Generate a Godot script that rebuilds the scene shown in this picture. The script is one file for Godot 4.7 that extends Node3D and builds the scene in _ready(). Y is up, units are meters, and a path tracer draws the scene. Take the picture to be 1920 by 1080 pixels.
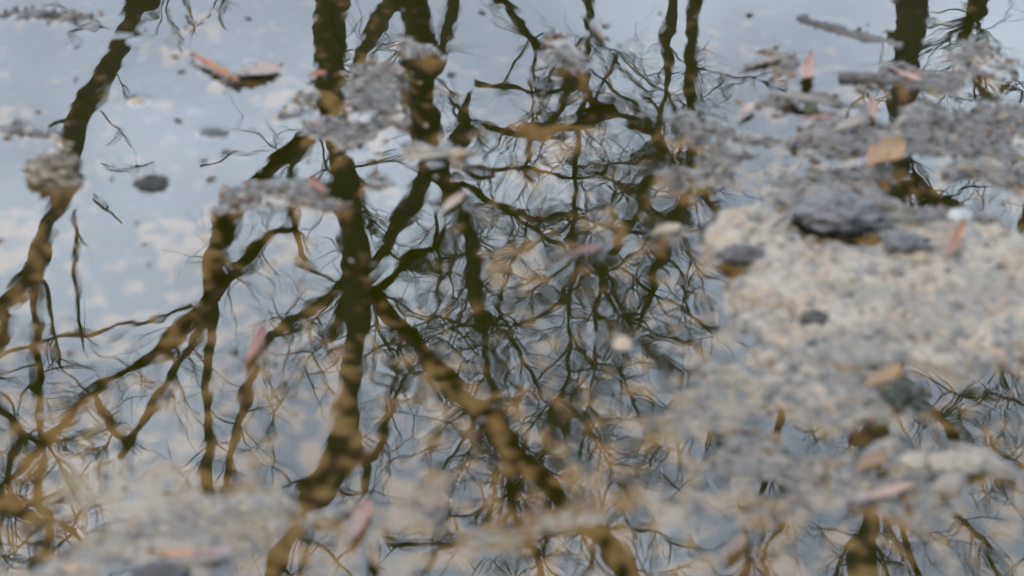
extends Node3D
# A shallow puddle on a gravel track in early spring, with bare trees standing beyond it.
# The trees are real trees 13 to 22 m away; the puddle mirrors them.

const EYE := 1.4            # camera height, m
const PITCH := 24.0         # degrees down
const VFOV := 9.0
var rng := RandomNumberGenerator.new()
var fwd: Vector3
var upv: Vector3
var tan_half: float
var M := {}
var n_a: FastNoiseLite
var n_b: FastNoiseLite
var n_c: FastNoiseLite
var n_d: FastNoiseLite
var blobs: Array = []       # patches of higher ground, world units
var used := {}
var contacts: Array = []    # (x, z, radius) of things that pierce the water

# ---------------------------------------------------------------- survey
func dir_of(px: float, py: float) -> Vector3:
	var k := tan_half / 540.0
	return fwd + Vector3.RIGHT * ((px - 960.0) * k) + upv * ((540.0 - py) * k)

func ground_at(px: float, py: float, y := 0.0) -> Vector3:
	var d := dir_of(px, py)
	return Vector3(0, EYE, 0) + d * ((EYE - y) / -d.y)

func size_at(py: float) -> float:          # metres per surveyed unit on the ground
	var d := dir_of(960, py)
	return EYE / -d.y * tan_half / 540.0

func up_at(px: float, py: float, depth: float) -> Vector3:   # a point of a tree, `depth` metres away
	var d := dir_of(px, py)
	d.y = -d.y
	return Vector3(0, -EYE, 0) + d * (depth / -d.z)

func width_up(depth: float) -> float:
	return depth / cos(deg_to_rad(PITCH)) * tan_half / 540.0

# ---------------------------------------------------------------- naming
func numbered(called: String) -> String:
	var n: int = used.get(called, 0)
	used[called] = n + 1
	return called if n == 0 else "%s_%03d" % [called, n]

func thing(called: String, label: String, category: String, at: Vector3, group := "") -> Node3D:
	var o := Node3D.new()
	o.name = numbered(called)
	add_child(o)
	o.position = at
	o.set_meta("label", label)
	o.set_meta("category", category)
	if group != "":
		o.set_meta("group", group)
	return o

func part(called: String, mesh: Mesh, mat: Material, parent: Node3D, at := Vector3.ZERO) -> MeshInstance3D:
	var m := MeshInstance3D.new()
	m.name = called
	m.mesh = mesh
	m.material_override = mat
	parent.add_child(m, true)
	m.position = at
	return m

# ---------------------------------------------------------------- materials
func noise_tex(freq: float, octaves: int, seed_: int, kind := FastNoiseLite.TYPE_SIMPLEX_SMOOTH) -> NoiseTexture2D:
	var n := FastNoiseLite.new()
	n.seed = seed_
	n.frequency = freq
	n.noise_type = kind
	n.fractal_octaves = octaves
	var t := NoiseTexture2D.new()
	t.width = 512
	t.height = 512
	t.seamless = true
	t.noise = n
	return t

func lin(r: float, g: float, b: float) -> Color:
	return Color(r, g, b).linear_to_srgb()

func mat(c: Color, rough: float, bump: Texture2D = null, cm := 0.0, scale := 1.0, vertex := false) -> StandardMaterial3D:
	var m := StandardMaterial3D.new()
	m.albedo_color = c
	m.roughness = rough
	m.vertex_color_use_as_albedo = vertex
	if bump:
		m.heightmap_enabled = true
		m.heightmap_texture = bump
		m.heightmap_scale = cm
		m.uv1_triplanar = true
		m.uv1_scale = Vector3.ONE * scale
	return m

func make_materials() -> void:
	var fine := noise_tex(0.03, 4, 3)
	var cell := noise_tex(0.05, 3, 8, FastNoiseLite.TYPE_CELLULAR)
	M.ground = mat(Color.WHITE, 0.45, fine, 0.2, 14.0, true)
	M.ground.uv1_world_triplanar = true
	M.ground.metallic_specular = 0.38
	M.bottom = mat(Color.WHITE, 1.0, fine, 0.1, 14.0, true)      # under water there is next to no gloss
	M.bottom.uv1_world_triplanar = true
	M.bottom.specular_mode = BaseMaterial3D.SPECULAR_DISABLED
	M.stone = mat(Color.WHITE, 0.62, fine, 0.12, 40.0, true)
	M.grit = mat(Color.WHITE, 0.8, null, 0.0, 1.0, true)
	M.grit.metallic_specular = 0.15
	M.bark = mat(lin(0.032, 0.028, 0.015), 0.9, cell, 2.0, 2.0)
	M.twig = mat(lin(0.03, 0.025, 0.018), 0.9)
	M.leaf = mat(Color.WHITE, 0.42, fine, 0.05, 60.0, true)
	M.leaf.cull_mode = BaseMaterial3D.CULL_DISABLED
	M.scrap = mat(Color.WHITE, 0.5, null, 0.0, 1.0, true)
	M.wood = mat(Color.WHITE, 0.6, cell, 0.15, 30.0, true)
	var w := StandardMaterial3D.new()
	w.resource_name = "water"
	w.transparency = BaseMaterial3D.TRANSPARENCY_ALPHA
	w.albedo_color = Color(0.0, 0.0, 0.0, 0.0)
	w.roughness = 0.0
	w.metallic_specular = 0.5
	M.water = w

# ---------------------------------------------------------------- meshes
func smooth_line(p: PackedVector3Array, r: PackedFloat32Array, per: int) -> Array:
	var q := PackedVector3Array()
	var s := PackedFloat32Array()
	var n := p.size()
	for i in n - 1:
		var a := p[maxi(i - 1, 0)]
		var d := p[mini(i + 2, n - 1)]
		for k in per:
			var t := float(k) / per
			q.append(p[i].cubic_interpolate(p[i + 1], a, d, t))
			s.append(lerpf(r[i], r[i + 1], t))
	q.append(p[n - 1])
	s.append(r[n - 1])
	return [q, s]

func tube(st: SurfaceTool, p: PackedVector3Array, r: PackedFloat32Array, sides: int, knobs := 0.0, col := Color.WHITE, col2 := Color.WHITE) -> void:
	var n := p.size()
	var rings := []
	var norms := []
	var side := Vector3.ZERO
	for i in n:
		var t := (p[mini(i + 1, n - 1)] - p[maxi(i - 1, 0)]).normalized()
		if t == Vector3.ZERO:
			t = Vector3.UP
		if i == 0:
			side = t.cross(Vector3(0.3, 0.2, 0.93)).normalized()
		side = (side - t * side.dot(t)).normalized()
		var other := t.cross(side)
		var ring := PackedVector3Array()
		var nor := PackedVector3Array()
		for k in sides:
			var a := TAU * k / sides
			var o := side * cos(a) + other * sin(a)
			var rr := r[i]
			if knobs > 0.0:
				rr *= 1.0 + knobs * n_c.get_noise_3d(p[i].x / r[0] * 9.0 + k * 13.0, p[i].y / r[0] * 9.0, p[i].z / r[0] * 9.0)
			ring.append(p[i] + o * rr)
			nor.append(o)
		rings.append(ring)
		norms.append(nor)
	for i in n - 1:
		var c0 := col.lerp(col2, float(i) / (n - 1))
		for k in sides:
			var l := (k + 1) % sides
			for v in [[i, k], [i + 1, k], [i + 1, l], [i, k], [i + 1, l], [i, l]]:
				st.set_color(c0)
				st.set_normal(norms[v[0]][v[1]])
				st.add_vertex(rings[v[0]][v[1]])
	for e in [0, n - 1]:
		var f: Vector3 = (p[0] - p[1] if e == 0 else p[n - 1] - p[n - 2]).normalized()
		for k in sides:
			var l := (k + 1) % sides
			st.set_color(col if e == 0 else col2)
			st.set_normal(f)
			for v in ([rings[e][k], rings[e][l], p[e]] if e == 0 else [rings[e][l], rings[e][k], p[e]]):
				st.add_vertex(v)

func stone_mesh(seed_: int, flat: float, rough: float, cols: Array, us := 16, vs := 10) -> ArrayMesh:
	var st := SurfaceTool.new()
	st.begin(Mesh.PRIMITIVE_TRIANGLES)
	var off := Vector3(seed_ * 7.3, seed_ * 3.1, seed_ * 1.7)
	for j in vs + 1:
		for i in us + 1:
			var a := TAU * (i % us) / us
			var b := PI * j / vs - PI / 2
			var d := Vector3(cos(a) * cos(b), sin(b), sin(a) * cos(b))
			var q := d * 40.0 + off * 10.0
			var k := 1.0 + rough * (n_a.get_noise_3dv(q) + 0.5 * n_b.get_noise_3dv(q * 1.4))
			var tone := clampf(0.5 + 1.1 * n_b.get_noise_3dv(q * 1.2 + Vector3(50, 0, 9)), 0, 1)
			st.set_color(cols[0].lerp(cols[1], tone))
			st.set_smooth_group(0)
			st.add_vertex(Vector3(d.x * k, d.y * k * flat, d.z * k))
	for j in vs:
		for i in us:
			var a := j * (us + 1) + i
			for v in [a, a + us + 2, a + 1, a, a + us + 1, a + us + 2]:
				st.add_index(v)
	st.generate_normals()
	return st.commit()

func leaf_mesh(length: float, width: float, curl: float, bow: float, twist: float, c0: Color, c1: Color, seed_: int) -> ArrayMesh:
	# along +x from 0 to length, lying on y = 0; curl rolls the edges up, bow lifts the ends
	var st := SurfaceTool.new()
	st.begin(Mesh.PRIMITIVE_TRIANGLES)
	var nu := 18
	var nv := 10
	var thick := 0.0006
	for face in 2:
		for i in nu + 1:
			for j in nv + 1:
				var u := float(i) / nu
				var v := float(j) / nv * 2.0 - 1.0
				var w := width * 0.5 * pow(sin(PI * clampf(u * 0.96 + 0.02, 0, 1)), 0.7)
				w *= 1.0 + 0.45 * n_b.get_noise_2d(u * 60.0 + seed_ * 31.0, signf(v) * 40.0)
				var a := v * curl
				var y := 0.0
				var z := v * w
				if absf(curl) > 0.01:
					z = w * sin(a) / curl
					y = w * (1.0 - cos(a)) / curl
				var rot := twist * (u - 0.5)
				var yy := y * cos(rot) - z * sin(rot)
				var zz := y * sin(rot) + z * cos(rot)
				yy += bow * length * (2.0 * u - 1.0) * (2.0 * u - 1.0)
				yy += length * 0.03 * n_b.get_noise_2d(u * 50.0 + seed_ * 17.0, v * 25.0)
				st.set_color(c0.lerp(c1, clampf(u + 0.5 * n_b.get_noise_2d(u * 70.0 + seed_ * 5.0, v * 40.0), 0, 1)))
				st.set_smooth_group(face)
				st.add_vertex(Vector3(u * length, yy + thick * face, zz))
	for face in 2:
		var base := face * (nu + 1) * (nv + 1)
		for i in nu:
			for j in nv:
				var a := base + i * (nv + 1) + j
				var q := [a, a + nv + 1, a + nv + 2, a, a + nv + 2, a + 1]
				if face == 1:
					q.reverse()
				for v in q:
					st.add_index(v)
	# rim
	var edge := []
	for i in nu + 1:
		edge.append(i * (nv + 1))
	for j in range(1, nv + 1):
		edge.append(nu * (nv + 1) + j)
	for i in range(nu - 1, -1, -1):
		edge.append(i * (nv + 1) + nv)
	var half := (nu + 1) * (nv + 1)
	for e in edge.size() - 1:
		for v in [edge[e], edge[e] + half, edge[e + 1] + half, edge[e], edge[e + 1] + half, edge[e + 1]]:
			st.add_index(v)
	st.generate_normals()
	return st.commit()

# ---------------------------------------------------------------- ground
func patches() -> void:
	# x, y, reach across, reach along, height of its top over the water in mm, tone (0 grey silt, 1 pale gravel)
	for b in [
		[1620, 530, 300, 105, 9, 1.0], [1820, 560, 260, 100, 8, 1.0], [1430, 450, 110, 52, 8, 1.0], [1880, 490, 190, 70, 10, 1.0],
		[1560, 640, 230, 50, 5, 0.8], [1850, 640, 220, 60, 5, 0.8], [1480, 710, 200, 42, 1.2, 0.7], [1330, 780, 170, 44, -0.2, 0.5], [1600, 760, 200, 34, 1.5, 0.6],
		[1480, 860, 230, 42, 0.4, 0.4], [1640, 880, 180, 38, 1.5, 0.5], [1820, 880, 90, 34, 6, 0.9], [1520, 950, 230, 34, -0.4, 0.6], [1660, 940, 160, 26, 0.8, 0.5],
		[1260, 930, 150, 44, -0.8, 0.7], [1120, 920, 90, 40, -1.0, 0.6], [1400, 1030, 160, 40, -0.6, 0.6], [1000, 1000, 150, 34, -0.4, 0.8], [780, 940, 120, 36, -0.6, 0.6],
		[680, 960, 90, 50, -1.2, 0.7],
		[1400, 270, 170, 40, 3, 0.15], [1650, 260, 230, 54, 4, 0.2], [1820, 240, 190, 66, 4, 0.05], [1880, 330, 120, 40, 4, 0.0], [1500, 195, 130, 22, 3, 0.1],
		[1300, 330, 90, 40, 2, 0.3], [1560, 330, 170, 40, 4, 0.3], [1450, 120, 70, 14, 2, 0.2], [1745, 152, 170, 34, 3.6, 0.0], [1850, 110, 90, 24, 1.5, 0.0], [560, 210, 60, 22, 0.8, 0.2], [330, 90, 50, 10, -1.0, 0.2], [1290, 240, 60, 30, 2, 0.1],
		[1560, 380, 130, 40, 6, 0.4], [1760, 420, 160, 26, 5, 0.2],
		[1066, 108, 64, 44, 2.0, 0.1], [692, 160, 92, 84, 2.7, 0.1], [640, 252, 84, 44, 3, 0.2], [720, 230, 50, 50, 2, 0.1], [790, 95, 60, 20, 1.5, 0.1],
		[520, 356, 130, 42, 3, 0.15], [610, 385, 80, 26, 3, 0.15], [470, 395, 70, 22, 2, 0.15], [720, 350, 40, 26, 1.5, 0.2], [820, 290, 75, 9, 3, 0.8],
		[110, 30, 150, 26, 1.5, 0.05], [380, 40, 70, 30, -1.0, 0.1], [480, 135, 90, 24, 1.0, 0.1], [60, 260, 80, 20, 0.5, 0.2], [110, 330, 60, 30, 1.5, 0.8],
		[10, 450, 120, 64, -1.5, 1.0], [345, 440, 92, 62, -2.2, 1.0], [20, 205, 34, 30, -2, 1.0], [560, 185, 90, 18, -1.0, 0.9], [300, 195, 50, 20, -1, 0.9],
		[130, 770, 140, 44, -1.8, 0.9], [330, 750, 60, 26, -1.2, 0.8], [250, 920, 250, 92, -0.6, 1.0], [400, 1000, 250, 86, -0.3, 1.0], [110, 900, 110, 70, -2.2, 1.0], [200, 1060, 220, 50, 0.3, 0.8],
		[850, 720, 60, 60, -2.5, 0.7], [800, 650, 50, 26, -1.6, 0.9], [660, 700, 50, 50, -3, 0.7], [960, 480, 60, 60, -2, 0.7], [1040, 620, 60, 30, -2.5, 0.5],
		[930, 760, 60, 40, -3, 0.6], [1130, 1000, 70, 60, -1, 0.8], [1240, 430, 40, 14, 1.5, 0.9], [540, 460, 60, 30, -2, 0.4],
		[1000, 300, 60, 60, -2.5, 0.3], [1150, 420, 60, 40, -2.0, 0.3], [1060, 240, 120, 24, -3.0, 0.9], [480, 700, 50, 40, -1.5, 0.5],
	]:
		var c := ground_at(b[0], b[1])
		var s := size_at(b[1])
		blobs.append([c.x, c.z, 1.0 / (b[2] * s), 1.0 / (b[3] * s / sin(deg_to_rad(PITCH))), b[4] + 15.0 - (1.6 if b[5] < 0.32 and b[4] > 0.9 else 2.2 if b[4] < -0.5 else 0.0), b[5]])

func lay(x: float, z: float) -> Vector2:        # height in metres, tone
	var up := 0.0
	var tone := 0.35 + 0.5 * n_a.get_noise_2d(x * 9.0 + 40.0, z * 6.0)
	var wsum := 0.25
	tone *= wsum
	# wobble the outline so that no patch is an ellipse
	var wx := x + 0.018 * n_a.get_noise_2d(x * 26.0, z * 18.0) + 0.006 * n_a.get_noise_2d(x * 80.0, z * 60.0)
	var wz := z + 0.045 * n_a.get_noise_2d(x * 24.0 + 90.0, z * 18.0) + 0.015 * n_a.get_noise_2d(x * 80.0 + 50.0, z * 60.0)
	for b in blobs:
		var dx: float = (wx - b[0]) * b[2]
		if dx > 1.8 or dx < -1.8:
			continue
		var dz: float = (wz - b[1]) * b[3]
		var q := dx * dx + dz * dz
		if q > 1.7:
			continue
		var f := 1.0 - smoothstep(0.5, 1.3, sqrt(q))
		up = maxf(up, b[4] * f)
		wsum += f * f
		tone += f * f * b[5]
	var out := maxf(absf(x) - 1.1, maxf(-4.6 - z, z + 2.0))
	if out > -0.3:                          # the puddle's own ragged outline
		out += 0.22 * n_a.get_noise_2d(x * 3.2 + 7.0, z * 3.2) + 0.09 * n_a.get_noise_2d(x * 11.0, z * 11.0 + 40.0)
	var calm := 1.0 - smoothstep(0.5, 3.0, out)
	var floor_ := lerpf(-15.0, -7.5, smoothstep(-3.7, -2.7, z))
	var h := maxf(floor_, -15.0 + up)
	var rough := lerpf(0.4, 1.0, smoothstep(-4.0, 0.5, h))
	h += rough * calm * (2.6 * n_a.get_noise_2d(x * 30.0, z * 26.0) + 3.0 * n_b.get_noise_2d(x * 80.0, z * 70.0) + 3.2 * n_c.get_noise_2d(x * 170.0, z * 130.0))
	if out > 0.0:
		h = lerpf(h, 40.0 + 12.0 * n_a.get_noise_2d(x * 2.0, z * 2.0), smoothstep(0.0, 0.7, out))
	return Vector2(h * 0.001, tone / wsum)

func steps(fine0: float, fine1: float, cell: float, far: float) -> PackedFloat32Array:
	var a := PackedFloat32Array()
	var left := []
	var g := cell
	var v := fine0
	while v > -far:
		g *= 1.09
		v -= g
		left.push_front(v)
	a.append_array(PackedFloat32Array(left))
	v = fine0
	while v < fine1:
		a.append(v)
		v += cell
	g = cell
	while v < far:
		a.append(v)
		g *= 1.09
		v += g
	a.append(v)
	return a

func sheet(xs: PackedFloat32Array, zs: PackedFloat32Array, hs: PackedFloat32Array, cs: PackedColorArray, level: bool) -> ArrayMesh:
	var nx := xs.size()
	var nz := zs.size()
	var v := PackedVector3Array()
	var nn := PackedVector3Array()
	v.resize(nx * nz)
	nn.resize(nx * nz)
	for j in nz:
		for i in nx:
			var at := j * nx + i
			var i0 := maxi(i - 1, 0)
			var i1 := mini(i + 1, nx - 1)
			var j0 := maxi(j - 1, 0)
			var j1 := mini(j + 1, nz - 1)
			var sx := (hs[j * nx + i1] - hs[j * nx + i0]) / (xs[i1] - xs[i0])
			var sz := (hs[j1 * nx + i] - hs[j0 * nx + i]) / (zs[j1] - zs[j0])
			v[at] = Vector3(xs[i], 0.0 if level else hs[at], zs[j])
			nn[at] = Vector3(-sx, 1, -sz).normalized()
	var idx := PackedInt32Array()
	var wet := PackedInt32Array()          # what lies under water
	for j in nz - 1:
		for i in nx - 1:
			var a := j * nx + i
			var quad := PackedInt32Array([a, a + 1, a + nx + 1, a, a + nx + 1, a + nx])
			if not level and hs[a] + hs[a + nx + 1] < 0.0:
				wet.append_array(quad)
			else:
				idx.append_array(quad)
	var arr := []
	arr.resize(Mesh.ARRAY_MAX)
	arr[Mesh.ARRAY_VERTEX] = v
	arr[Mesh.ARRAY_NORMAL] = nn
	arr[Mesh.ARRAY_INDEX] = idx
	if cs.size():
		arr[Mesh.ARRAY_COLOR] = cs
	var m := ArrayMesh.new()
	m.add_surface_from_arrays(Mesh.PRIMITIVE_TRIANGLES, arr)
	if not level:
		m.surface_set_material(0, M.ground)
		arr[Mesh.ARRAY_INDEX] = wet
		m.add_surface_from_arrays(Mesh.PRIMITIVE_TRIANGLES, arr)
		m.surface_set_material(1, M.bottom)
	return m

func ground_colour(x: float, z: float, h: float, tone: float) -> Color:
	var mm := h * 1000.0
	var calm := 1.0 - smoothstep(2.0, 5.0, absf(x) + absf(z + 3.3))
	var spot := calm * n_b.get_noise_2d(x * 90.0 + 300.0, z * 60.0)           # 1-3 cm mottling
	var speck := calm * n_c.get_noise_2d(x * 210.0 + 77.0, z * 150.0)
	var hue := n_a.get_noise_2d(x * 40.0 + 9.0, z * 30.0 + 70.0)
	var mud := Color(0.0095, 0.008, 0.0035)
	var brown := Color(0.098, 0.062, 0.022)
	var silt := Color(0.075, 0.068, 0.06)
	var cream := Color(0.205, 0.175, 0.133)
	var pink := Color(0.20, 0.155, 0.112)
	var gray := Color(0.115, 0.105, 0.09)
	# the bottom: dark mud with pale stones bedded in it, more of them on the higher patches
	var pale := smoothstep(-0.25, 0.65, spot + 0.2 * speck + (tone - 0.5) * 0.5 + clampf((mm + 8.5) * 0.07, -0.6, 0.5))
	var low := mud.lerp(brown, pale)
	var top := gray.lerp(cream.lerp(pink, smoothstep(0.0, 0.4, hue)), smoothstep(-0.35, 0.25, spot + 0.5 * speck + (tone - 0.62) * 1.2))
	top = silt.lerp(top, smoothstep(0.2, 0.6, tone))
	top = top * (0.9 + 0.3 * speck)
	top = top.lerp(gray * 0.8, 0.75 * smoothstep(-0.14, 0.38, n_a.get_noise_2d(x * 16.0 + 33.0, z * 26.0) + 0.3 * spot) * (1.15 - 0.5 * tone))
	top = top * lerpf(0.6, 1.0, smoothstep(0.0, 5.0, mm))              # soaked along the waterline
	return low.lerp(top, smoothstep(-2.0, 1.5, mm))

func build_ground() -> void:
	patches()
	var xs := steps(-0.72, 0.72, 0.0032, 70.0)
	var zs := steps(-4.15, -2.4, 0.0045, 70.0)
	var nx := xs.size()
	var hs := PackedFloat32Array()
	var cs := PackedColorArray()
	hs.resize(nx * zs.size())
	cs.resize(hs.size())
	for j in zs.size():
		for i in nx:
			var l := lay(xs[i], zs[j])
			hs[j * nx + i] = l.x
			cs[j * nx + i] = ground_colour(xs[i], zs[j], l.x, l.y)
	var g := MeshInstance3D.new()
	g.name = "ground"
	g.mesh = sheet(xs, zs, hs, cs, false)
	g.set_meta("kind", "structure")
	g.set_meta("label", "muddy gravel ground under and around the shallow puddle")
	add_child(g)
	M.ground_node = g

	# the water: ripples a few micrometres high and the rim that climbs everything that pierces it
	xs = steps(-0.72, 0.72, 0.003, 2.4)
	zs = steps(-4.15, -2.4, 0.004, 5.9)
	var zz := PackedFloat32Array()
	for z in zs:
		if z < -1.0:
			zz.append(z)
	zs = zz
	nx = xs.size()
	hs.resize(nx * zs.size())
	for j in zs.size():
		for i in nx:
			var x := xs[i]
			var z := zs[j]
			var h := 22.0 * n_a.get_noise_2d(x * 16.0 + 500.0, z * 9.0) + 15.0 * n_a.get_noise_2d(x * 42.0 + 210.0, z * 22.0) + 5.5 * n_a.get_noise_2d(x * 95.0, z * 50.0 + 88.0) + 1.9 * n_a.get_noise_2d(x * 190.0 + 9.0, z * 90.0)
			h *= 1e-6 * RIPPLE
			var gh := lay(x, z).x
			h += 0.00012 * exp(minf(gh, 0.001) / 0.0011)
			for c in contacts:
				var dx: float = x - c[0]
				var dz: float = z - c[1]
				if absf(dx) < 0.06 and absf(dz) < 0.06:
					var r := maxf(sqrt(dx * dx + dz * dz) - c[2], 0.0)
					h += 0.00012 * exp(-r / 0.005)
			hs[j * nx + i] = h
	var w := MeshInstance3D.new()
	w.name = "water"
	w.mesh = sheet(xs, zs, hs, PackedColorArray(), true)
	w.material_override = M.water
	w.set_meta("kind", "structure")
	w.set_meta("label", "still shallow puddle water mirroring bare trees and pale sky")
	add_child(w)

const RIPPLE := 2.0

# ---------------------------------------------------------------- trees
class Limb:
	var px: PackedVector2Array
	var wd: PackedFloat32Array
	var dp: PackedFloat32Array
	var node: MeshInstance3D

func limb(tree: Node3D, called: String, pts: Array, depth: float, lean: float, from: Limb = null, foot := false, parent: Node3D = null) -> Limb:
	var l := Limb.new()
	if from:
		var best := 1e9
		for i in from.px.size():
			var d := from.px[i].distance_squared_to(Vector2(pts[0][0], pts[0][1]))
			if d < best:
				best = d
				depth = from.dp[i]
	var run := 0.0
	var total := 0.0
	for i in range(1, pts.size()):
		total += Vector2(pts[i][0] - pts[i - 1][0], pts[i][1] - pts[i - 1][1]).length()
	var p := PackedVector3Array()
	var r := PackedFloat32Array()
	var base := tree.position
	for i in pts.size():
		if i > 0:
			run += Vector2(pts[i][0] - pts[i - 1][0], pts[i][1] - pts[i - 1][1]).length()
		var d := depth + lean * (run / total)
		l.px.append(Vector2(pts[i][0], pts[i][1]))
		l.dp.append(d)
		var rad: float = pts[i][2] * 0.46 * width_up(d)
		l.wd.append(rad)
		p.append(up_at(pts[i][0], pts[i][1], d) - base)
		r.append(rad)
	if foot:                                   # carry the trunk down to its root flare
		var first := p[0]
		var drop: float = first.y
		for k in [0.66, 0.33, 0.1, 0.0]:
			var q := Vector3(first.x * (0.25 + 0.75 * k), drop * k - 0.05, first.z * (0.25 + 0.75 * k))
			p.insert(0, q)
			r.insert(0, 0.0)
		p.reverse()
		r.reverse()
		# restore the order foot -> crown
		p.reverse()
		r.reverse()
		var top_r := l.wd[0]
		r[0] = top_r * 2.3
		r[1] = top_r * 1.6
		r[2] = top_r * 1.3
		r[3] = top_r * 1.12
	var s := smooth_line(p, r, 5)
	var st := SurfaceTool.new()
	st.begin(Mesh.PRIMITIVE_TRIANGLES)
	tube(st, s[0], s[1], 10 if pts[0][2] > 18 else 6, 0.13)
	l.node = part(called, st.commit(), M.bark, parent if parent else tree)
	return l

func twig_run(st: SurfaceTool, at: Vector3, way: Vector3, length: float, r: float, level: int) -> void:
	var n := 6 if level == 0 else 4
	var p := PackedVector3Array([at])
	var rr := PackedFloat32Array([r])
	var d := way.normalized()
	for i in n:
		d = (d + Vector3(rng.randfn(0, 0.17), rng.randfn(0.04, 0.17), rng.randfn(0, 0.17))).normalized()
		at += d * (length / n)
		p.append(at)
		rr.append(r * (1.0 - 0.82 * float(i + 1) / n))
		if level < 2 and rng.randf() < (0.5 if level == 0 else 0.28):
			var o := (d + Vector3(rng.randfn(0, 0.6), rng.randfn(0.1, 0.6), rng.randfn(0, 0.6))).normalized()
			twig_run(st, at, o, length * rng.randf_range(0.35, 0.75), rr[i + 1] * 0.75, level + 1)
	tube(st, p, rr, 4)

func twigs(tree: Node3D, l: Limb, count: int, lo: float, hi: float, thick := 1.0) -> void:
	var st := SurfaceTool.new()
	st.begin(Mesh.PRIMITIVE_TRIANGLES)
	var n := l.px.size()
	for k in int(count * 1.3):
		var f := rng.randf_range(0.15, 0.999) * (n - 1)
		var i := int(f)
		var t := f - i
		var px := l.px[i].lerp(l.px[i + 1], t)
		var d := lerpf(l.dp[i], l.dp[i + 1], t)
		var at := up_at(px.x, px.y, d) - tree.position
		var along := (up_at(l.px[i + 1].x, l.px[i + 1].y, l.dp[i + 1]) - up_at(l.px[i].x, l.px[i].y, l.dp[i])).normalized()
		var way := along * 0.5 + Vector3(rng.randfn(0, 0.8), rng.randfn(0.15, 0.6), rng.randfn(0, 0.8))
		var long := rng.randf_range(lo, hi) * 1.35 * width_up(d)
		twig_run(st, at, way, long, rng.randf_range(1.5, 3.2) * thick * width_up(d), 0)
	var m := part("twigs", st.commit(), M.twig, l.node)
	m.set_meta("kind", "stuff")

func tree_at(px: float, depth: float, label: String) -> Node3D:
	var p := up_at(px, 0, depth)
	return thing("bare_tree", label, "tree", Vector3(p.x, 0.03, p.z), "bare trees beyond the puddle")

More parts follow.
